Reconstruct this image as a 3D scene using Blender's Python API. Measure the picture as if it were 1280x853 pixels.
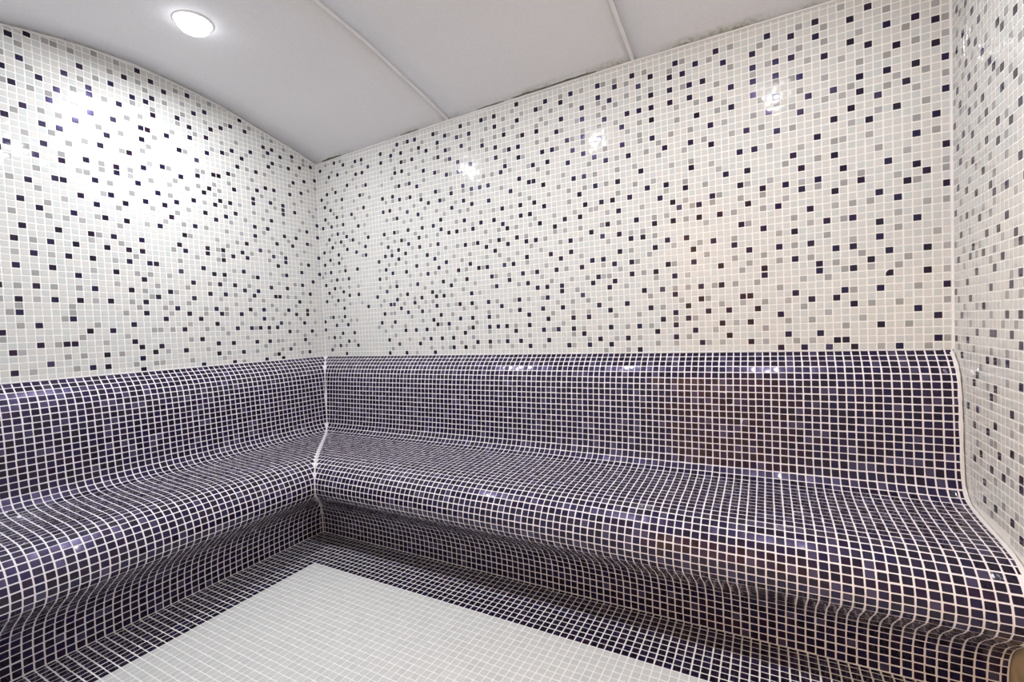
import bpy, bmesh, math, random
from mathutils import Matrix, Vector

random.seed(7)
for o in list(bpy.data.objects):
    bpy.data.objects.remove(o)
scene = bpy.context.scene
COL = scene.collection

# ------------------------------------------------------------------ units
# All lengths below are in mosaic modules (one tile + one joint = 25 mm).
# x runs along the back wall from the left corner, y is negative towards the camera,
# z is measured from eye level; the floor lies at ZF.
S = 0.025
ZF = -40.1


def P(x, y, z):
    return Vector((x * S, y * S, (z - ZF) * S))


# ------------------------------------------------------------------ camera
FPX, YAW, PITCH, ROLL = 579.3325, -0.4907, -0.0347, -0.0404
CAM = (97.5728, -79.6175, 0.0)
fwd = Vector((math.sin(YAW) * math.cos(PITCH), math.cos(YAW) * math.cos(PITCH), math.sin(PITCH)))
rt0 = Vector((math.cos(YAW), -math.sin(YAW), 0))
up0 = rt0.cross(fwd)
RT = math.cos(ROLL) * rt0 + math.sin(ROLL) * up0
UP = -math.sin(ROLL) * rt0 + math.cos(ROLL) * up0
cam_data = bpy.data.cameras.new('camera')
cam = bpy.data.objects.new('camera', cam_data)
COL.objects.link(cam)
m = Matrix((RT, UP, -fwd)).transposed().to_4x4()
m.translation = P(*CAM)
cam.matrix_world = m
cam_data.sensor_width = 36
cam_data.lens = FPX / 1280 * 36
cam_data.shift_x = -8.9894 / 1280
cam_data.shift_y = 4.2336 / 1280
cam_data.clip_start = 0.02
scene.camera = cam

# ------------------------------------------------------------------ world, exposure
world = bpy.data.worlds.new('world')
scene.world = world
world.use_nodes = True
world.node_tree.nodes['Background'].inputs[0].default_value = (0.9, 0.85, 0.8, 1)
world.node_tree.nodes['Background'].inputs[1].default_value = 0.02
scene.view_settings.view_transform = 'Standard'
scene.view_settings.look = 'None'
scene.view_settings.gamma = 1
scene.view_settings.use_curve_mapping = False
scene.view_settings.exposure = 0.44
LAMP_W = 8.3          # each ceiling downlight
LOBBY_W = 31.0         # warm lamp of the lobby behind the doorway
COOL = (0.93, 0.96, 1.0)
WARM = (1.0, 0.80, 0.58)

# ------------------------------------------------------------------ helpers


def bump_principled(name, color, rough, noise_scale=0.0, bump=0.0, spec=0.5, var=0.0, coat=0.0):
    mt = bpy.data.materials.new(name)
    mt.use_nodes = True
    nt = mt.node_tree
    b = nt.nodes['Principled BSDF']
    b.inputs['Base Color'].default_value = (*color, 1)
    b.inputs['Roughness'].default_value = rough
    b.inputs['Specular IOR Level'].default_value = spec
    if coat:
        b.inputs['Coat Weight'].default_value = coat
        b.inputs['Coat Roughness'].default_value = 0.06
    if noise_scale:
        geo = nt.nodes.new('ShaderNodeNewGeometry')
        nz = nt.nodes.new('ShaderNodeTexNoise')
        nz.inputs['Scale'].default_value = noise_scale
        nz.inputs['Detail'].default_value = 3
        nt.links.new(geo.outputs['Position'], nz.inputs['Vector'])
        if bump:
            bp = nt.nodes.new('ShaderNodeBump')
            bp.inputs['Strength'].default_value = 1.0
            bp.inputs['Distance'].default_value = bump
            nt.links.new(nz.outputs['Fac'], bp.inputs['Height'])
            nt.links.new(bp.outputs['Normal'], b.inputs['Normal'])
        if var:
            mx = nt.nodes.new('ShaderNodeMix')
            mx.data_type = 'RGBA'
            mx.inputs['A'].default_value = (*[c * (1 - var) for c in color], 1)
            mx.inputs['B'].default_value = (*[min(1, c * (1 + var)) for c in color], 1)
            nt.links.new(nz.outputs['Fac'], mx.inputs['Factor'])
            nt.links.new(mx.outputs['Result'], b.inputs['Base Color'])
    return mt


def emit(name, color, strength):
    mt = bpy.data.materials.new(name)
    mt.use_nodes = True
    b = mt.node_tree.nodes['Principled BSDF']
    b.inputs['Base Color'].default_value = (0.8, 0.8, 0.8, 1)
    b.inputs['Emission Color'].default_value = (*color, 1)
    b.inputs['Emission Strength'].default_value = strength
    return mt


def link(name, mesh, parent=None, kind=None):
    o = bpy.data.objects.new(name, mesh)
    COL.objects.link(o)
    if parent is not None:
        o.parent = parent
    if kind:
        o['kind'] = kind
    return o


def mesh_of(name, verts, faces, mat):
    me = bpy.data.meshes.new(name)
    me.from_pydata([tuple(v) for v in verts], [], faces)
    for k in (mat if isinstance(mat, (list, tuple)) else [mat]):
        me.materials.append(k)
    me.update()
    return me


def box(name, a, b, mat, parent=None, kind=None):
    (x0, y0, z0), (x1, y1, z1) = a, b
    v = [P(x, y, z) for z in (z0, z1) for y in (y0, y1) for x in (x0, x1)]
    f = [(0, 2, 3, 1), (4, 5, 7, 6), (0, 1, 5, 4), (2, 6, 7, 3), (0, 4, 6, 2), (1, 3, 7, 5)]
    return link(name, mesh_of(name, v, f, mat), parent, kind)


def tube(name, pts, r, mat, parent=None, kind=None, n=6):
    """a closed bead of sealant along a polyline (points in modules)"""
    vs, fs = [], []
    pts = [P(*p) for p in pts]
    for i, p in enumerate(pts):
        t = (pts[min(i + 1, len(pts) - 1)] - pts[max(i - 1, 0)]).normalized()
        a = t.orthogonal().normalized()
        b = t.cross(a)
        if i:
            a = (pa - t * pa.dot(t)).normalized()
            b = t.cross(a)
        pa = a
        rr = r * S * (1 + random.uniform(-0.18, 0.18))
        for k in range(n):
            w = 2 * math.pi * k / n
            vs.append(p + (a * math.cos(w) + b * math.sin(w)) * rr)
    for i in range(len(pts) - 1):
        for k in range(n):
            k2 = (k + 1) % n
            fs.append((i * n + k, i * n + k2, (i + 1) * n + k2, (i + 1) * n + k))
    fs.append(tuple(range(n))[::-1])
    fs.append(tuple((len(pts) - 1) * n + k for k in range(n)))
    return link(name, mesh_of(name, vs, fs, mat), parent, kind)


def interp(x, xs, ys):
    if x <= xs[0]:
        return ys[0]
    for i in range(1, len(xs)):
        if x <= xs[i]:
            t = (x - xs[i - 1]) / (xs[i] - xs[i - 1])
            return ys[i - 1] + t * (ys[i] - ys[i - 1])
    return ys[-1]


def smooth(pts, n=8):
    """Catmull-Rom through the points"""
    out = []
    q = [pts[0]] + list(pts) + [pts[-1]]
    for i in range(1, len(q) - 2):
        p0, p1, p2, p3 = q[i - 1], q[i], q[i + 1], q[i + 2]
        for k in range(n):
            t = k / n
            out.append(tuple(0.5 * ((2 * b) + (-a + c) * t + (2 * a - 5 * b + 4 * c - d) * t * t + (-a + 3 * b - 3 * c + d) * t ** 3)
                             for a, b, c, d in zip(p0, p1, p2, p3)))
    out.append(tuple(pts[-1]))
    return out


# ------------------------------------------------------------------ materials
TILE = {}
for key, col in {'white': (0.655, 0.65, 0.635), 'white_cool': (0.62, 0.64, 0.63), 'white_warm': (0.68, 0.66, 0.635),
                 'grey': (0.35, 0.345, 0.345), 'grey_light': (0.42, 0.41, 0.415),
                 'floor': (0.66, 0.665, 0.655), 'floor_b': (0.63, 0.64, 0.63)}.items():
    TILE[key] = bump_principled('tile_' + key, col, 0.05, 140, 0.00008)
for key, col in {'ink': (0.008, 0.004, 0.015), 'navy': (0.012, 0.008, 0.040), 'plum': (0.018, 0.006, 0.026),
                 'slate': (0.055, 0.045, 0.095), 'dusk': (0.017, 0.011, 0.033)}.items():
    TILE[key] = bump_principled('tile_' + key, col, 0.05, 140, 0.00008)
    TILE[key].node_tree.nodes['Principled BSDF'].inputs['Specular Tint'].default_value = (0.60, 0.50, 1.0, 1)
    TILE[key].node_tree.nodes['Principled BSDF'].inputs['Roughness'].default_value = 0.27
    TILE[key].node_tree.nodes['Principled BSDF'].inputs['Specular IOR Level'].default_value = 0.26
    TILE[key].node_tree.nodes['Principled BSDF'].inputs['Coat Weight'].default_value = 0.6
    TILE[key].node_tree.nodes['Principled BSDF'].inputs['Coat Roughness'].default_value = 0.05
GROUT_W = bump_principled('grout_white', (0.90, 0.885, 0.86), 0.85, 90, 0.0003, 0.2, 0.05)
GROUT_B = bump_principled('grout_pale', (0.90, 0.845, 0.895), 0.8, 60, 0.0003, 0.2, 0.07)
GROUT_F = bump_principled('grout_floor', (0.86, 0.84, 0.83), 0.8, 60, 0.0003, 0.2, 0.06)
SEAL = bump_principled('white_sealant', (0.84, 0.81, 0.82), 0.5, 70, 0.0004, 0.3, 0.06)
JOINT = bump_principled('joint_strip', (0.80, 0.79, 0.79), 0.5, 60, 0.0002, 0.3, 0.05)
PLASTER = bump_principled('raw_plaster', (0.52, 0.40, 0.26), 0.9, 26, 0.0015, 0.1, 0.35)
MOULD = bump_principled('mould', (0.13, 0.145, 0.10), 0.9, 120, 0.0006, 0.1, 0.5)
LOBBY = bump_principled('lobby_paint', (0.78, 0.62, 0.45), 0.7)
METAL = bump_principled('white_enamel', (0.82, 0.82, 0.82), 0.3)
LENS = emit('lamp_lens', COOL, 5)


def ceiling_material():
    mt = bpy.data.materials.new('ceiling_paint')
    mt.use_nodes = True
    nt = mt.node_tree
    L = nt.links.new
    b = nt.nodes['Principled BSDF']
    b.inputs['Roughness'].default_value = 0.75
    b.inputs['Specular IOR Level'].default_value = 0.25
    geo = nt.nodes.new('ShaderNodeNewGeometry')
    sep = nt.nodes.new('ShaderNodeSeparateXYZ')
    L(geo.outputs['Position'], sep.inputs[0])

    def noise(scale, detail=3):
        n = nt.nodes.new('ShaderNodeTexNoise')
        n.inputs['Scale'].default_value = scale
        n.inputs['Detail'].default_value = detail
        L(geo.outputs['Position'], n.inputs['Vector'])
        return n.outputs['Fac']

    def math_(op, a, c, clamp=False):
        n = nt.nodes.new('ShaderNodeMath')
        n.operation = op
        n.use_clamp = clamp
        for i, v in enumerate((a, c)):
            if isinstance(v, (int, float)):
                n.inputs[i].default_value = v
            else:
                L(v, n.inputs[i])
        return n.outputs[0]
    # fine speckle of the rolled paint
    base = nt.nodes.new('ShaderNodeMix')
    base.data_type = 'RGBA'
    base.inputs['A'].default_value = (0.73, 0.725, 0.75, 1)
    base.inputs['B'].default_value = (0.86, 0.855, 0.885, 1)
    L(noise(120, 4), base.inputs['Factor'])
    # mould that has grown in patches along the two wall junctions (y = 0 and x = 0)
    edge = math_('MINIMUM', math_('MULTIPLY', sep.outputs['Y'], -1), math_('ADD', math_('MULTIPLY', sep.outputs['X'], 1.6), 0.0))
    near = math_('SUBTRACT', 1.0, math_('DIVIDE', edge, 0.05), True)
    patch = math_('MULTIPLY', math_('SUBTRACT', noise(7, 5), 0.36), 5.0, True)
    fine = math_('MULTIPLY', math_('SUBTRACT', noise(60, 3), 0.25), 2.0, True)
    ramp = nt.nodes.new('ShaderNodeValToRGB')
    L(math_('DIVIDE', sep.outputs['X'], 119 * S), ramp.inputs[0])
    cr = ramp.color_ramp
    while len(cr.elements) > 1:
        cr.elements.remove(cr.elements[-1])
    stops = [(0, 1), (10, .9), (14, .3), (24, .3), (30, .6), (42, .7), (52, .8), (57, 1.3), (76, 1.4), (80, .5), (84, .4), (87, 1.5), (96, 1.5), (99, .7), (106, .9), (112, .4)]
    for i, (x, v) in enumerate(stops):
        e = cr.elements[0] if i == 0 else cr.elements.new(x / 119)
        e.position = x / 119
        e.color = (v / 2, v / 2, v / 2, 1)
    mask = math_('MULTIPLY', math_('MULTIPLY', math_('MULTIPLY', near, patch), fine), math_('MULTIPLY', ramp.outputs[0], 2.2), True)
    mix = nt.nodes.new('ShaderNodeMix')
    mix.data_type = 'RGBA'
    L(mask, mix.inputs['Factor'])
    L(base.outputs['Result'], mix.inputs['A'])
    mix.inputs['B'].default_value = (0.33, 0.345, 0.235, 1)
    L(mix.outputs['Result'], b.inputs['Base Color'])
    bp = nt.nodes.new('ShaderNodeBump')
    bp.inputs['Distance'].default_value = 0.0004
    L(noise(160, 2), bp.inputs['Height'])
    L(bp.outputs['Normal'], b.inputs['Normal'])
    return mt


CEIL = ceiling_material()

# ------------------------------------------------------------------ room dimensions (modules)
W = 119.0                      # back wall length
D = 78.0                       # depth to the inner face of the front wall
RK = 0.01                      # the right wall is slightly out of square
CEIL_U = [0, 7.4, 15, 21.2, 26.2, 33, 38, 44.3, 49, 53.3, 60, 70, 78]
CEIL_Z = [42.65, 44.6, 46.2, 47.6, 48.35, 49.0, 49.25, 48.85, 48.2, 47.4, 46, 44, 42.6]
_cs = smooth(list(zip(CEIL_U, CEIL_Z)), 6)
CU, CZ = [p[0] for p in _cs], [p[1] for p in _cs]


def ceil_z(x, u):
    """height of the vaulted ceiling u modules in front of the back wall"""
    z0 = interp(x, [0, 40, 79, 119], [42.35, 43.35, 43.85, 43.6]) - 42.65
    return interp(u, CU, CZ) + z0 * max(0.0, 1 - u / 26.0)


# bench cross-section: distance from the wall, height
PROFILE = smooth([(0.15, -5.0), (0.9, -5.75), (1.95, -6.75), (2.85, -8.2), (3.3, -10.0), (3.6, -13.0), (3.85, -17.0),
                  (4.15, -20.2), (4.75, -21.6), (6.0, -22.45), (8.5, -22.8), (12.5, -23.05), (16.5, -23.3), (19.0, -23.75),
                  (20.8, -24.8), (21.9, -26.4), (22.35, -28.0), (22.2, -29.4), (21.5, -30.5), (20.3, -31.45), (18.9, -32.5),
                  (17.7, -33.6), (16.9, -35.0), (16.5, -36.5), (16.4, -38.0), (16.4, ZF)], 10)
_arc = [0.0]
for a, b in zip(PROFILE, PROFILE[1:]):
    _arc.append(_arc[-1] + math.hypot(b[0] - a[0], b[1] - a[1]))
ARC = _arc[-1]


def prof(s):
    return (interp(s, _arc, [p[0] for p in PROFILE]), interp(s, _arc, [p[1] for p in PROFILE]))


SEAT_FROM = next(s for s, p in zip(_arc, PROFILE) if p[0] > 5.2)
SEAT_TO = next(s for s, p in zip(_arc, PROFILE) if p[1] < -31.6)


def sag(run, c, z):
    """the back run's seat sits a touch lower towards the right wall"""
    if run != 'back' or z > -20:
        return 0.0
    t = interp(-z, [20, 23, 25, 29, 32, 36, 40.1], [0, 1, .9, .45, .4, .2, 0])
    return SAG * t * c / W


SAG = -0.9


def bench_point(run, c, out, z):
    z = z + sag(run, c, z)
    return (c, -out, z) if run == 'back' else (out, -c, z)


# ------------------------------------------------------------------ mosaic


def octagon(h, k):
    return [(-h + k, -h), (h - k, -h), (h, -h + k), (h, h - k), (h - k, h), (-h + k, h), (-h, h - k), (-h, -h + k)]


FULL_LOW = octagon(0.435, 0.05)
FULL_TOP = octagon(0.405, 0.06)
H_LOW, H_TOP = -0.03, 0.036


def inset(poly, d):
    cx = sum(p[0] for p in poly) / len(poly)
    cy = sum(p[1] for p in poly) / len(poly)
    out = []
    for x, y in poly:
        r = math.hypot(x - cx, y - cy)
        k = max(0.0, (r - d * 1.3) / r) if r > 1e-6 else 1
        out.append((cx + (x - cx) * k, cy + (y - cy) * k))
    return out


def prism(low, top):
    n = len(low)
    v = [(x, y, H_LOW) for x, y in low] + [(x, y, H_TOP) for x, y in top]
    f = [tuple(n + i for i in range(n))] + [(i, (i + 1) % n, n + (i + 1) % n, n + i) for i in range(n)]
    return v, f


def pillow(low, top, rise):
    """whole tile: chamfered octagon with a very slightly domed glaze"""
    n = len(low)
    v, f = prism(low, top)
    v += v[n:2 * n] + [(0, 0, H_TOP + rise)]        # the dome keeps its own rim, so its shading stays apart from the chamfer
    return v, [(2 * n + i, 2 * n + (i + 1) % n, 3 * n) for i in range(n)] + f[1:]


FULL = pillow(FULL_LOW, FULL_TOP, 0.006)
SHARED = {}


def shared_mesh(key):
    if key not in SHARED:
        SHARED[key] = mesh_of('tile_' + key, [Vector(v) * S for v in FULL[0]], FULL[1], TILE[key])
        for p in SHARED[key].polygons:
            p.use_smooth = len(p.vertices) == 3
    return SHARED[key]


def screen_area(mat4, sx, sy):
    pts = []
    for x, y in ((-.43, -.43), (.43, -.43), (.43, .43), (-.43, .43)):
        p = mat4 @ Vector((x * sx * S, y * sy * S, 0)) - cam.matrix_world.translation
        z = p.dot(fwd)
        if z < 0.05:
            return 0
        px, py = 648.99 + FPX * p.dot(RT) / z, 430.73 - FPX * p.dot(UP) / z
        if not (2 < px < 1278 and 2 < py < 851):
            return 0
        pts.append((px, py))
    a = sum(pts[i][0] * pts[(i + 1) % 4][1] - pts[(i + 1) % 4][0] * pts[i][1] for i in range(4)) / 2
    return max(0.0, -a) if (mat4.to_3x3() @ Vector((0, 0, 1))).dot(cam.matrix_world.translation - mat4.translation) > 0 else 0


class Mosaic:
    """tiles of one surface: (variant, frame, sizes, optional cut outline)"""

    def __init__(self):
        self.t = []

    def add(self, key, origin, ex, ey, poly=None, sx=1.0, sy=1.0, tilt=0.8):
        n = ex.cross(ey).normalized()
        ex = ex.normalized()
        ey = n.cross(ex)
        mt = Matrix((ex, ey, n)).transposed().to_4x4()
        mt.translation = origin
        r = lambda a: math.radians(random.gauss(0, a))
        j = Matrix.Rotation(r(tilt), 4, 'X') @ Matrix.Rotation(r(tilt), 4, 'Y') @ Matrix.Rotation(r(0.5), 4, 'Z')
        j.translation = Vector((random.gauss(0, .012), random.gauss(0, .012), 0)) * S
        self.t.append((key, mt @ j, poly, sx, sy))

    def pick(self, n):
        ranked = sorted(((screen_area(mt, sx, sy), i) for i, (k, mt, p, sx, sy) in enumerate(self.t) if p is None), reverse=True)
        return [(a, self, i) for a, i in ranked[:n] if a > 0]

    def build(self, parent, singles):
        singles = set(singles)
        for i in singles:
            key, mt, p, sx, sy = self.t[i]
            o = link('tile', shared_mesh(key), parent)
            o.matrix_local = mt @ Matrix.Diagonal((sx, sy, 1, 1))
        vs, fs, mi, keys = [], [], [], []
        for i, (key, mt, poly, sx, sy) in enumerate(self.t):
            if i in singles:
                continue
            if key not in keys:
                keys.append(key)
            v, f = FULL if poly is None else prism(poly, inset(poly, 0.03))
            b = len(vs)
            for x, y, z in v:
                vs.append(mt @ Vector((x * sx * S, y * sy * S, z * S)))
            for q in f:
                fs.append([b + k for k in q])
                mi.append(keys.index(key))
        me = mesh_of('mosaic_tiles', vs, fs, [TILE[k] for k in keys])
        me.polygons.foreach_set('material_index', mi)
        me.polygons.foreach_set('use_smooth', [len(q) == 3 for q in fs])
        me.update()
        return link('mosaic_tiles', me, parent, 'stuff')


def build_shared(pairs, n):
    """the n tiles that show largest over several surfaces become parts, the rest joins"""
    best = sorted((p for mo, par in pairs for p in mo.pick(n)), key=lambda p: -p[0])[:n]
    for mo, par in pairs:
        mo.build(par, [i for a, q, i in best if q is mo])


def white():
    return random.choices(['white', 'white_cool', 'white_warm'], [5, 3, 3])[0]


def grey():
    return random.choice(['grey', 'grey', 'grey_light'])


def dark(plum=1.0):
    return random.choices(['ink', 'navy', 'plum', 'slate', 'dusk'], [6, 5, 2.2 * plum, 0.4, 1.2])[0]


def bench_dark():
    return random.choices(['ink', 'navy', 'plum', 'slate', 'dusk'], [6, 4.5, 2.2, 1.7, 2.6])[0]


# the scatter of dark and grey tiles on each wall, "row:columns"
CELLS = {
  'B': (
    "-14:7,21,26,34,78,99,102,105,108,113 -13:2,39,42,57,65,69,73,88,95,106,107,117 -12:5,11,24,30,45,48,52,55,61,71,76,84,92,100,104 "
    "-11:8,21,33,36,39,68,81,87,111 -10:3,42,54,60,63,66,73,78,84,91,95,117 -9:6,10,26,29,32,44,48,50,52,57,82,86,99,115 "
    "-8:0,35,38,61,66,69,84,89,92,96,108 -7:4,8,19,23,34,41,44,48,57,73,80,86,103,106 -6:0,36,55,60,64,71,76,88,94,95,101,107,111,118 -5:3,7,20,27,31,51,84 "
    "-4:25,35,41,44,48,55,61,68,79,82,88,91,112,116 -3:7,15,22,23,29,64,73,97,104,108 -2:24,31,35,37,44,59,61,64,70,74,84,97,104,110 "
    "-1:1,5,18,27,34,50,57,71,77,81,91,101,112,116 0:9,12,21,39,53,83,87,106,108 1:2,7,24,30,37,43,49,56,59,63,68,74,77,95,99,103,111 2:4,70,72,87,93 "
    "3:1,19,33,41,46,48,52,54,64,75,81,90,101,111,115 4:5,9,23,27,36,44,57,62,66,83,86,97,105,108 5:21,30,38,77,79,94 6:3,8,12,35,50,66,72,75,103,113 "
    "7:19,25,33,48,53,57,59,70,81,84,88,91,99,111,118 8:1,6,21,23,27,43,46,51,55,73,78,95,106,114 9:3,15,25,31,36,63,85,88,102,109,116 "
    "10:6,12,22,28,53,60,65,68,75,84,90,97,100,104,115 11:1,9,15,26,31,39,41,45,52,82,94,107,112 12:4,37,47,50,56,58,69,72,74,77,86,102,118 "
    "13:7,11,16,21,24,28,32,35,43,61,80,83,92,95,106 14:3,9,37,52,56,59,68,101,115 15:6,71,75,87 16:13,25,31,40,45,49,79,94,96,104,117 "
    "17:1,4,8,28,43,54,61,67,69,110 18:21,23,34,37,58,59,90,99,106,113 19:2,6,11,32,40,45,47,49,56,73,77,83,87,95,108,118 20:15,26,29,36,43,66,71,102,111 "
    "21:4,21,24,52,59,62,69,76,81,90,98,109,114 22:2,31,53,67,103,106 23:8,14,26,29,39,42,56,61,63,72,88,93,99,109,112,115,118 24:1,36,45,51,66,69,76,81,96 "
    "25:3,6,16,33,42,54,56,90,102,117 26:10,25,27,40,51,64,73,77,79,81,84,87,93,96,99,113 27:37,48,57,60,69,105,110 "
    "28:13,15,27,30,39,43,53,65,81,84,87,89,96,99,101,108,117 29:4,7,17,21,34,69,74,112,115 30:24,27,32,37,42,45,51,56,72,79,84,86,92,96,104 "
    "31:1,9,13,15,21,39,60,65,75,81,88,101,108 32:6,26,29,31,36,43,48,51,62,67,72,78,85,91,98,104,110 33:56 ",
    "-14:29,72,76,111,116 -13:22,33,36,38,44,48,53,60,66,81,84,89,91,97,101,103,118 -12:3,7,41,50,69,74,78,86 -11:10,27,31,44,52,57,66,90,97,107,114 "
    "-10:1,5,23,48,62,68,71,76,80,93,100,103,109 -9:20,34,38,40,43,54,64,84,87,105 -8:18,22,26,36,45,74,78,102,110,113,118 "
    "-7:31,50,62,66,69,82,91,94,97,100 -6:6,9,11,28,39,48,53,85,89,108,115 -5:2,5,22,23,33,42,45,63,66,69,73,80,99 "
    "-4:30,38,40,50,54,57,60,84,86,90,93,96,102,105,118 -3:19,26,32,34,67,76,107,110,113 -2:4,9,13,20,29,39,46,81,86,94,106,114 "
    "-1:7,25,36,42,49,55,62,66,69,72,73,79,95,99,103,109,118 0:3,32,45,60,75,84,93,97 1:19,22,28,34,40,50,53,58,65,72,78,89,101,108,117 "
    "2:6,9,12,24,61,80,105,113 3:21,28,31,35,38,43,47,57,68,77,84,88,93,99 4:3,7,53,103,107,113 5:0,19,33,42,48,51,55,60,73,81,95,101,116,118 "
    "6:1,6,22,24,27,40,44,58,64,68,77,79,89,106,108,110 7:8,30,36,61,86,93,97 8:4,38,41,45,49,52,57,63,65,68,72,75,81,83,100,115 "
    "9:7,14,23,29,34,87,90,94,97,104,107,113,118 10:48,51,55,58,73,79,86,91,102,109,118 11:3,20,24,27,33,36,43,59,63,67,70,71,95,98 "
    "12:8,13,22,30,45,54,83,89,114 13:2,5,10,25,41,66,75,86,100,104,111 14:15,47,50,54,78,81,91,117 "
    "15:4,8,11,27,29,32,38,42,44,58,62,66,69,73,90,102,106,107,110 16:15,22,24,36,56,64,84,87,98,115 17:6,33,41,71,75,78,108 "
    "18:3,12,16,26,30,38,45,52,65,82,86,101,111,116 19:8,43,62,70,75,80,89,93,97,104 20:5,13,22,24,28,32,37,40,60,82,115 "
    "21:8,48,50,54,58,73,79,84,87,92,96,101,105,107,112,118 22:12,17,79,99,108,113,116 23:3,6,15,25,28,33,40,43,53,57,64,69,77,85,91,97,102 "
    "24:21,37,49,67,79,92,105 25:9,13,15,24,29,53,60,62,69,72,75,85,88,99,101,109,112 26:5,31,39,49,65,107,115,118 27:12,21,25,33,36,45,56,68,72,91,96,103 "
    "28:3,28,40,48,51,60,62,73,75,79,86,98,114,118 29:10,24,32,37,45,53,55,61,72,77,81,93,102,105,109 30:5,12,15,30,43,49,63,67,99,117 "
    "31:25,33,40,53,57,61,77,84,90,97,105,112 32:3,8,28,37,45,49,55,65,69,73,75,80,86,93,102 33:107 ",
  ),
  'L': (
    "-11:11,15,22,28,38 -10:4,12,43,45,54 -9:9,20,25,38,50 -8:31,36,43 -7:5,14,17,22,25,35,38,54 -6:28,39,47,48,51 -5:3,9 -4:12,14,16,18,21,31,42,45,55 "
    "-3:5,11,25,39,51 -2:15,28,34,47 -1:4,7,20,24,30,37,53 0:4,9,15,18,25,32 1:37,42,46,49,53 2:6,29,35 3:11,12,17,23,26,33,39,44,51,55 4:3,16,19 "
    "5:9,13,21,24,29,37,46 6:5,41,49,53 7:2,16,23,25,31 8:9,19,27,35,36,39,44,47,51 9:0,5 10:11,23,37,39,42,46,49,53 11:3,9,18,21,26,30 "
    "12:9,12,19,23,26,31,37,41,44,48,52 13:0,15 14:18,30 15:7,11,34,39,42,46,50 16:3,16,28,52 17:6,9,32,43 18:0,13,16,24,39,45 19:3,22,26,33,36,41,51 "
    "20:12,20,31,47,48 21:0,24,28,34,43 22:9,21,23,37 23:6,9,16,26,40,47,50,54 24:9,12,16,25,40,44,53 25:20,30,36,49 26:15,27,33 27:7,11,13,23,24,38,42 "
    "28:4,21,47,49,53 29:27,41 30:6,15,19,30,36,45,51 31:3,25 32:0,12,18,22,32,35,36,40,43,48 33:7,11,20,28,52 34:4,16,25,47 35:1,9,12,28,34,39,43,49,53 "
    "36:6,11,13,24,30,43 37:22,35,37,46,51 38:17,20,27,34,40 39:25,44 40:18,32,38,52 41:28,34,50 42:36 ",
    "-11:20 -10:6,13,24,30,35,36,39,47,52 -9:11,17,23 -8:4,8,15,27,34,41,46,48 -7:11,12,53 -6:2,5,19,30,43,49 -5:7,14,23,40,46,55 -4:17,24,27,33,35,36 "
    "-3:2,9,20,30,44,53 -2:6,13,48 -1:10,17,23,27,33,40,47,54 0:2,12,23,27,34,38,47,53 1:7,13,21,30,33,39,44,51,55 2:3,15,18,24,36 3:7,9,21,32,37,46,49,53 "
    "4:5,30,35,41 5:18,26,51 6:7,11,23,33,36,38,44 7:17 8:10,13,21,41,49,53 9:31,38 10:24,28,51 11:5,13,23,32,40,44 12:17,24,43 13:6,10,13,22 "
    "14:4,20,24,29,40,45,47,49,53 15:16,36,43 16:2,8,12,19,22,26,30,33,49 17:14,40,47 18:21,31,35,50 19:5,18,29,42,53 20:9,14,38 21:4,16,22,26,32,41,50 "
    "22:13,19,44,45,53 23:1,11,24,29,32,35,38,42 24:2,23,27,31,38,42,47,51 25:0,6,11,14,24 26:4,17,21,32,35,46,51 27:26,27,39,44,48 28:16,20,36 "
    "29:2,7,35,52 30:0,13,17,29,39,42,47,49 31:11,34 32:5,21,24 33:9,17,31,38,45,48,50,53 34:13,22,27,36 35:3,6,19,30,41,45 36:3,34,37,50 37:8,25,29,44,53 "
    "38:11,13,21,32,42 39:16,29,35,51 40:26,36,40 41:24,30,45,47,48 42:39,42 ",
  ),
  'R': (
    "-24:15 -23:19 -22:10,13,17 -20:10 -18:7,12,15,19 -17:9,19 -16:14 -15:17 -14:7,11 -13:13 -12:5,8 -11:17 -10:12 -9:7,13 -8:8,19 -6:3,11,13,16 -4:1,5,19 "
    "-3:8,12,13,17 -1:3,16,19 0:10 1:6 2:1,12,17 3:5,19 4:8,13 5:15 6:2,6,10,19 7:7,18 8:11,14 9:3,16 10:9 11:5 12:1,13,16 13:8,12 14:5,19 15:2,10 17:7,14 "
    "18:3,11,17 19:14,19 20:2,7 21:4,11 22:15,18 23:1,6,10 24:15 25:3,8,13 26:12 27:2,6 28:10,15,18 29:5,14 30:8 31:6 32:2,9 33:4 34:7 36:5 37:2 ",
    "-24:13 -23:12 -21:15,18 -19:13 -18:9,17 -17:16 -16:8 -15:12,13,19 -13:17 -12:19 -11:12 -10:13 -9:11 -8:16 -7:9 -6:14 -5:2,7,12,16 -2:1,6,10,15,18 "
    "-1:12 0:4,8 1:2,16,19 3:17 5:4,12 6:8,13,18 7:4,9,15 8:1 9:6 10:12 11:3,7,10,13,18 12:15 13:3 14:13 15:6,16 16:8,12 17:5,16 18:9 19:4,16 21:6,9,13,19 "
    "23:8,17 24:3,12,14 25:6,19 26:1,11,17 27:8 28:4 29:7,11,16 30:3 31:4 32:7,11 34:2,5 36:3 ",
  ),
}


CHIPPED = ('B', 112, -4)       # a dark tile with its corner broken off


def read(s):
    out = set()
    for t in s.split():
        r, c = t.split(':')
        out.update((int(q), int(r)) for q in c.split(','))
    return out


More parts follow.
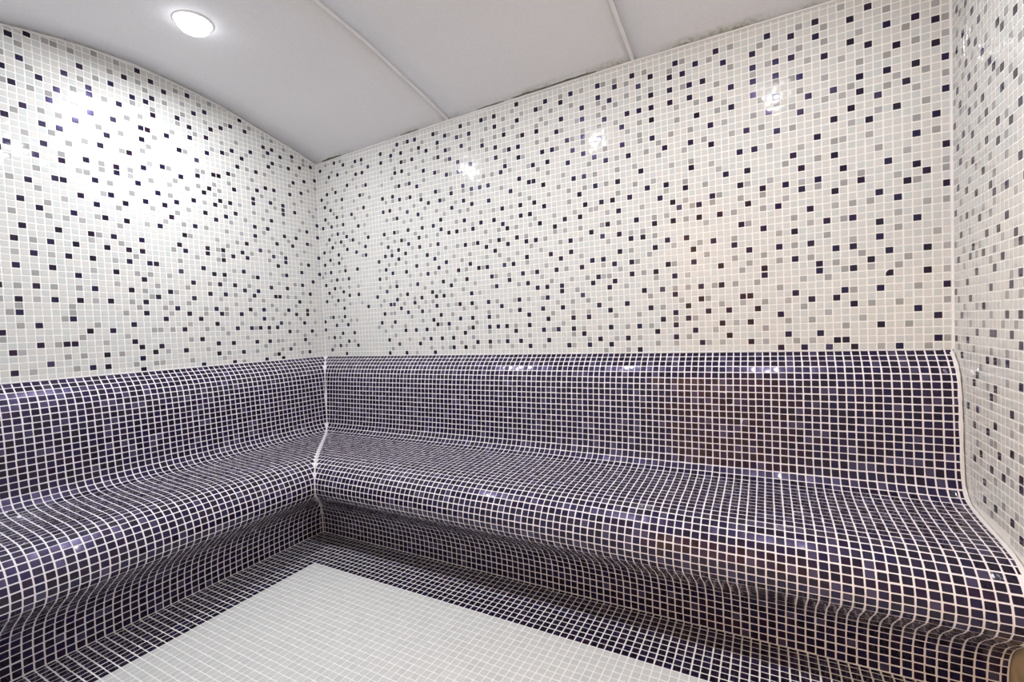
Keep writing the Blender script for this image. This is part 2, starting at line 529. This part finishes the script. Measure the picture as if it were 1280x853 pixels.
def wall_mosaic(which, cols, rows, ucell, vcell, place, top, seen, bottom, plum=1.0):
    darks, greys = read(CELLS[which][0]), read(CELLS[which][1])
    mo = Mosaic()
    pu, pv = ucell(1) - ucell(0), vcell(1) - vcell(0)
    for c in cols:
        for r in rows:
            u, v = ucell(c), vcell(r)
            if v - 0.3 < bottom(u):
                continue
            t0, t1 = top(u - .43) - .22 - v, top(u + .43) - .22 - v
            if max(t0, t1) < -0.28:
                continue
            poly = None
            if min(t0, t1) < 0.43:
                h = 0.43
                poly = [(-h, -h), (h, -h), (h, min(h, max(t1, -h + .02))), (-h, min(h, max(t0, -h + .02)))]
            if (c, r) in darks:
                key = dark(plum)
            elif (c, r) in greys:
                key = grey()
            elif not seen(c, r) and random.random() < 0.2:
                key = dark(plum) if random.random() < 0.5 else grey()
            else:
                key = white()
            o, ex, ey = place(u, v)
            if (which, c, r) == CHIPPED:
                poly = [(-.43, -.43), (.43, -.43), (.43, .43), (-.02, .43), (-.25, .28), (-.43, -.02)]
            mo.add(key, o, ex, ey, poly, pu, pv, 0.7)
    return mo


# ------------------------------------------------------------------ walls
Z = Vector((0, 0, 1))
wall_back = box('wall_back', (-6, 0, ZF - 4), (W + 8, 6, 54), GROUT_W, None, 'structure')
mo = wall_mosaic('B', range(0, 119), range(-14, 36), lambda c: c + 0.49, lambda r: r + 9.54,
                 lambda u, v: (P(u, 0, v), Vector((1, 0, 0)), Z), lambda u: ceil_z(u, 0), lambda c, r: True, lambda u: -5.0)
build_shared([(mo, wall_back)], 300)

wall_left = box('wall_left', (-6, -D - 4, ZF - 4), (0, 0, 54), GROUT_W, None, 'structure')
mo = wall_mosaic('L', range(0, 78), range(-11, 45), lambda c: c + 0.593, lambda r: r + 6.371,
                 lambda u, v: (P(0, -u, v), Vector((0, 1, 0)), Z), lambda u: ceil_z(0, u),
                 lambda c, r: c < 56, lambda u: -5.0, 1.8)
build_shared([(mo, wall_left)], 300)


def rx(u):
    return W - RK * u


vs = [P(x, -u, z) for z in (ZF - 4, 54) for u, x in ((-0.5, rx(0)), (D + 4, rx(D + 4)), (D + 4, W + 8), (-0.5, W + 8))]
wall_right = link('wall_right', mesh_of('wall_right', vs, [(0, 1, 2, 3), (7, 6, 5, 4), (0, 4, 5, 1), (1, 5, 6, 2), (2, 6, 7, 3), (3, 7, 4, 0)],
                                        GROUT_W), None, 'structure')


def bench_top(u):
    """height under which the bench covers the side wall"""
    hi = [p[1] for p in PROFILE if p[0] <= 22.3 and p[1] > -27]
    ho = [p[0] for p in PROFILE if p[0] <= 22.3 and p[1] > -27]
    return interp(u, ho, hi) - 0.4 if u < 22.3 else ZF


mo = wall_mosaic('R', range(1, 80), range(-41, 51), lambda c: 0.9754 * c + 0.148, lambda r: 0.98994 * r + 0.391,
                 lambda u, v: (P(rx(u), -u, v), Vector((RK, -1, 0)).normalized(), Z), lambda u: ceil_z(W, u),
                 lambda c, r: c < 20, bench_top)
build_shared([(mo, wall_right)], 300)
# unfinished plaster left bare under the bench end
plaster = box('bare_plaster', (rx(20) - 0.08, -26.5, ZF), (W + 0.3, -10, -30.2), PLASTER, wall_right)
plaster['label'] = 'bare brown plaster left untiled'

# front wall with the doorway the camera stands in
DX0, DX1, DZ = 70.0, 105.0, 40.0
vs, fs = [], []
for (x0, x1, z0, z1) in ((-6, DX0, ZF - 4, 54), (DX1, W + 8, ZF - 4, 54), (DX0, DX1, DZ, 54)):
    b = len(vs)
    vs += [P(x, y, z) for z in (z0, z1) for y in (-D - 4, -D) for x in (x0, x1)]
    fs += [tuple(b + k for k in q) for q in [(0, 2, 3, 1), (4, 5, 7, 6), (0, 1, 5, 4), (2, 6, 7, 3), (0, 4, 6, 2), (1, 3, 7, 5)]]
wall_front = link('wall_front', mesh_of('wall_front', vs, fs, GROUT_W), None, 'structure')

# the lobby behind the doorway
box('wall_lobby', (40, -146, ZF - 4), (150, -142, 60), LOBBY, None, 'structure')
box('wall_lobby_side', (36, -146, ZF - 4), (40, -D - 4, 60), LOBBY, None, 'structure')
box('wall_lobby_end', (150, -146, ZF - 4), (154, -D - 4, 60), LOBBY, None, 'structure')
box('ceiling_lobby', (36, -146, 56), (154, -D - 4, 60), LOBBY, None, 'structure')

# ------------------------------------------------------------------ floor
floor = box('floor', (-6, -146, ZF - 4), (W + 34, 6, ZF), GROUT_F, None, 'structure')
mo = Mosaic()
EDGE = 26.15
for i in range(-10, 93):
    for j in range(-10, 52):
        x, u = EDGE + i + 0.5, EDGE + j + 0.5
        if x > rx(u) - 0.4 or u > D - 0.3:
            continue
        key = (random.choice(['floor', 'floor', 'floor_b']) if i >= 0 and j >= 0 else
               random.choices(['ink', 'plum', 'navy', 'dusk'], [5, 4, 2, 1.5])[0])
        h, x0, y1 = 0.43, -0.43, 0.43
        if i == -10:
            x0 = 16.62 - x
        if j == -10:
            y1 = u - 16.62
        poly = None if i > -10 and j > -10 else [(x0, -h), (h, -h), (h, y1), (x0, y1)]
        mo.add(key, P(x, -u, ZF), Vector((1, 0, 0)), Vector((0, 1, 0)), poly, 1, 1, 0.7)
build_shared([(mo, floor)], 300)

# ------------------------------------------------------------------ vaulted ceiling: three panels and two joint strips
ceiling = box('ceiling', (-6, -D - 4, 53), (W + 8, 6, 55), CEIL, None, 'structure')
JX = [40.7, 78.8]
for x0, x1 in ((-1, JX[0]), (JX[0], JX[1]), (JX[1], W + 1)):
    us = [-0.8] + [0.5 + k * (D + 0.3) / 60 for k in range(61)]
    xs = [x0 + (x1 - x0) * k / 6 for k in range(7)]
    vs, fs = [], []
    for dz in (0, 1.2):
        for u in us:
            for x in xs:
                vs.append(P(x, -u, ceil_z(x, max(0, u)) + dz))
    nx, N = len(xs), len(us) * len(xs)
    for i in range(len(us) - 1):
        for k in range(nx - 1):
            q = (i * nx + k, i * nx + k + 1, (i + 1) * nx + k + 1, (i + 1) * nx + k)
            fs.append(q)
            fs.append(tuple(N + t for t in q[::-1]))
    rim = [k for k in range(nx)] + [i * nx + nx - 1 for i in range(1, len(us))] + \
          [(len(us) - 1) * nx + k for k in range(nx - 2, -1, -1)] + [i * nx for i in range(len(us) - 2, 0, -1)]
    for a, b in zip(rim, rim[1:] + rim[:1]):
        fs.append((a, N + a, N + b, b))
    pan = link('ceiling_panel', mesh_of('ceiling_panel', vs, fs, CEIL), ceiling)
    for p in pan.data.polygons:
        p.use_smooth = len(p.vertices) == 4 and abs(p.normal.z) > 0.5
for x in JX:
    us = [0.3 + k * (D - 0.6) / 60 for k in range(61)]
    vs, fs = [], []
    for u in us:
        z = ceil_z(x, u)
        w = 0.34 + random.uniform(-0.02, 0.02)
        vs += [P(x - w, -u, z + .1), P(x - w * .8, -u, z - .16), P(x + w * .8, -u, z - .16), P(x + w, -u, z + .1)]
    for i in range(len(us) - 1):
        for k in range(4):
            fs.append((4 * i + k, 4 * i + 4 + k, 4 * i + 4 + (k + 1) % 4, 4 * i + (k + 1) % 4))
    fs += [(0, 1, 2, 3), tuple(len(vs) - k for k in (1, 2, 3, 4))]
    link('joint_strip', mesh_of('joint_strip', vs, fs, JOINT), ceiling)
# sealant beads between ceiling and walls, with mouldy gaps
trim_back = tube('trim_1', [(x, -0.12, ceil_z(x, 0) - 0.08) for x in [0.2 + k * 1.5 for k in range(80)]], 0.2, SEAL, None, 'structure')
trim_left = tube('trim_2', [(0.12, -u, ceil_z(0, u) - 0.08) for u in [0.2 + k * 1.0 for k in range(78)]], 0.2, SEAL, None, 'structure')
trim_corner = tube('trim_3', [(0.04, -0.04, -5 + k * 47.3 / 30) for k in range(31)], 0.16, SEAL, None, 'structure')
trim_right = tube('trim_4', [(W - 0.04, -0.04, -5 + k * 48.4 / 30) for k in range(31)], 0.2, SEAL, None, 'structure')


def mould_patch(x0, x1, width, off, parent, mat=None):
    vs, fs = [], []
    n = 9
    for i in range(n):
        t = i / (n - 1)
        x = x0 + (x1 - x0) * t
        w = width * (0.25 + 0.75 * math.sin(math.pi * min(1, max(0, t * 0.9 + 0.05)))) * random.uniform(0.7, 1.1)
        u0 = off + random.uniform(0, 0.1)
        for u, d in ((u0, -.05), (u0 + w, -.05), (u0 + w, .1), (u0, .1)):
            vs.append(P(x, -u, ceil_z(x, u) + d))
    for i in range(n - 1):
        for k in range(4):
            fs.append((4 * i + k, 4 * i + 4 + k, 4 * i + 4 + (k + 1) % 4, 4 * i + (k + 1) % 4))
    fs += [(0, 1, 2, 3), tuple(len(vs) - k for k in (1, 2, 3, 4))]
    link('mould_patch', mesh_of('mould_patch', vs, fs, mat or MOULD), parent)


for a in ((62, 72.5, .30, .35), (56, 63, .25, .4), (48, 54, .18, .35), (3, 9.5, .4, .3), (28, 33, .22, .3)):
    mould_patch(*a, trim_back)


# ------------------------------------------------------------------ downlights


def lathe(name, ring, center, mat, parent, n=40, smooth_=True):
    vs, fs = [], []
    for r, z in ring:
        for k in range(n):
            a = 2 * math.pi * k / n
            vs.append((r * S * math.cos(a), r * S * math.sin(a), z * S))
    for i in range(len(ring) - 1):
        for k in range(n):
            fs.append((i * n + k, (i + 1) * n + k, (i + 1) * n + (k + 1) % n, i * n + (k + 1) % n))
    fs.append(tuple(range(n)))
    fs.append(tuple((len(ring) - 1) * n + k for k in range(n))[::-1])
    me = mesh_of(name, vs, fs, mat)
    for p in me.polygons:
        p.use_smooth = smooth_
    o = link(name, me, parent)
    return o


for x, y, where, gain in ((20.6, -37.8, 'left', 1.0), (60.2, -37.0, 'middle', 0.88), (99.5, -37.0, 'right', 0.84)):
    root = bpy.data.objects.new('downlight', None)
    COL.objects.link(root)
    root.location = P(x, y, ceil_z(x, -y))
    root['label'] = f'round white ceiling downlight, lit, in the {where} ceiling panel'
    root['category'] = 'ceiling light'
    root['group'] = 'ceiling downlights'
    lathe('trim_ring', [(2.2, .1), (2.75, .1), (2.75, -.1), (2.65, -.2), (2.4, -.24), (2.2, -.15)], None, METAL, root)
    lathe('lens', [(2.3, .05), (2.3, -.3), (2.15, -.8), (1.75, -1.3), (1.1, -1.65), (0.4, -1.8)], None, LENS, root)
    ld = bpy.data.lights.new('lamp', 'AREA')
    ld.shape = 'DISK'
    ld.size = 2 * 0.9 * S
    ld.energy = LAMP_W * gain
    ld.color = COOL
    lo = bpy.data.objects.new('lamp', ld)
    COL.objects.link(lo)
    lo.parent = root
    lo.location = (0, 0, -2.0 * S)

# warm lamp on the lobby ceiling, to the left of the doorway
lroot = bpy.data.objects.new('lobby_lamp', None)
COL.objects.link(lroot)
lroot.location = P(56, -112, 56)
lroot['label'] = 'warm round ceiling lamp in the lobby outside the doorway'
lroot['category'] = 'ceiling light'
for part in (lathe('back_plate', [(5.5, 0), (6, .0), (6, -.6), (5, -.8)], None, METAL, lroot),
             lathe('shade', [(4.9, -.1), (4.9, -1.6), (3.5, -3), (1, -3.4)], None, emit('lobby_lens', WARM, 10), lroot)):
    part.rotation_euler = (0, 0, 0)
ld = bpy.data.lights.new('lamp', 'AREA')
ld.shape = 'DISK'
ld.size = 9 * S
ld.energy = LOBBY_W
ld.color = WARM
lo = bpy.data.objects.new('lamp', ld)
COL.objects.link(lo)
lo.parent = lroot
lo.location = (0, 0, -4 * S)

# ------------------------------------------------------------------ the corner bench
bench = bpy.data.objects.new('corner_bench', None)
COL.objects.link(bench)
bench['label'] = 'built-in corner bench of dark purple mosaic tiles along the back and left walls'
bench['category'] = 'bench'
NR = int(round(ARC))
pitch = ARC / NR
pairs = []
for run in ('back', 'left'):
    far = {'back': W, 'left': D}[run]
    phase = {'back': 0.0, 'left': 0.09}[run]
    for sec, s0, s1 in (('backrest', 0.0, SEAT_FROM), ('seat', SEAT_FROM, SEAT_TO), ('plinth', SEAT_TO, ARC)):
        r0, r1 = round(s0 / pitch), round(s1 / pitch)
        n = r1 - r0
        vs, fs = [], []
        for i in range(n + 1):
            out, z = prof((r0 + i * (r1 - r0) / n) * pitch)
            end = rx(out) - 0.2 if run == 'back' else far - 0.1
            for c in (out, out + (end - out) * .5, end):
                vs.append(P(*bench_point(run, c, out, z)))
        for i in range(n):
            for k in (0, 1):
                q = (3 * i + k, 3 * i + 3 + k, 3 * i + 4 + k, 3 * i + 1 + k)
                fs.append(q if run == 'back' else q[::-1])
        body = link(sec, mesh_of(sec, vs, fs, GROUT_B), bench)
        for p in body.data.polygons:
            p.use_smooth = True
        mo = Mosaic()
        for r in range(r0, r1):
            a, b = prof(r * pitch), prof((r + 1) * pitch)
            om, zm = (a[0] + b[0]) / 2, (a[1] + b[1]) / 2
            end = rx(om) - 0.1 if run == 'back' else far - 0.1
            for c in range(0, int(end) + 1):
                cm = c + 0.5 + phase
                if cm + 0.2 > end:
                    continue
                pa = Vector(bench_point(run, cm, *a))
                pb = Vector(bench_point(run, cm, *b))
                mid = (pa + pb) / 2
                ey = (pa - pb)
                sy = ey.length / 1.0
                ex = Vector((1, 0, 0)) if run == 'back' else Vector((0, 1, 0))
                # cut at the mitre of the corner and at the right wall
                h = 0.43
                la, lb = a[0] + 0.2 - cm, b[0] + 0.2 - cm      # left limits at the upper / lower edge
                re = end - 0.25 - cm
                poly = None
                if max(la, lb) > h - 0.12 or re < -h + 0.12:
                    continue
                if max(la, lb) > -h or re < h:
                    ta, tb, te = max(-h, la), max(-h, lb), min(h, re)
                    poly = [(tb, -h), (te, -h), (te, h), (ta, h)]
                    if run == 'left':
                        poly = [(-x, y) for x, y in poly][::-1]
                mo.add(bench_dark(), P(*mid), ex, ey, poly, 1, sy, 1.3)
        pairs.append((mo, body))
build_shared(pairs, 300)
seam = [prof(k * ARC / 90) for k in range(91)]
j1 = tube('corner_joint', [(o + .04, -o - .04, z + .03) for o, z in seam[1:]], 0.115, SEAL, bench)
j2 = tube('end_joint', [(rx(o) - .32, -o - .06, z + sag('back', W, z) + .05) for o, z in seam[1:70]], 0.22, SEAL, bench)
j3 = tube('top_joint', [(x, -.22, -5.0) for x in [.4 + k * 1.7 for k in range(70)]], 0.15, SEAL, bench)
j4 = tube('top_joint', [(.22, -u, -5.0) for u in [.4 + k * 1.56 for k in range(50)]], 0.15, SEAL, bench)
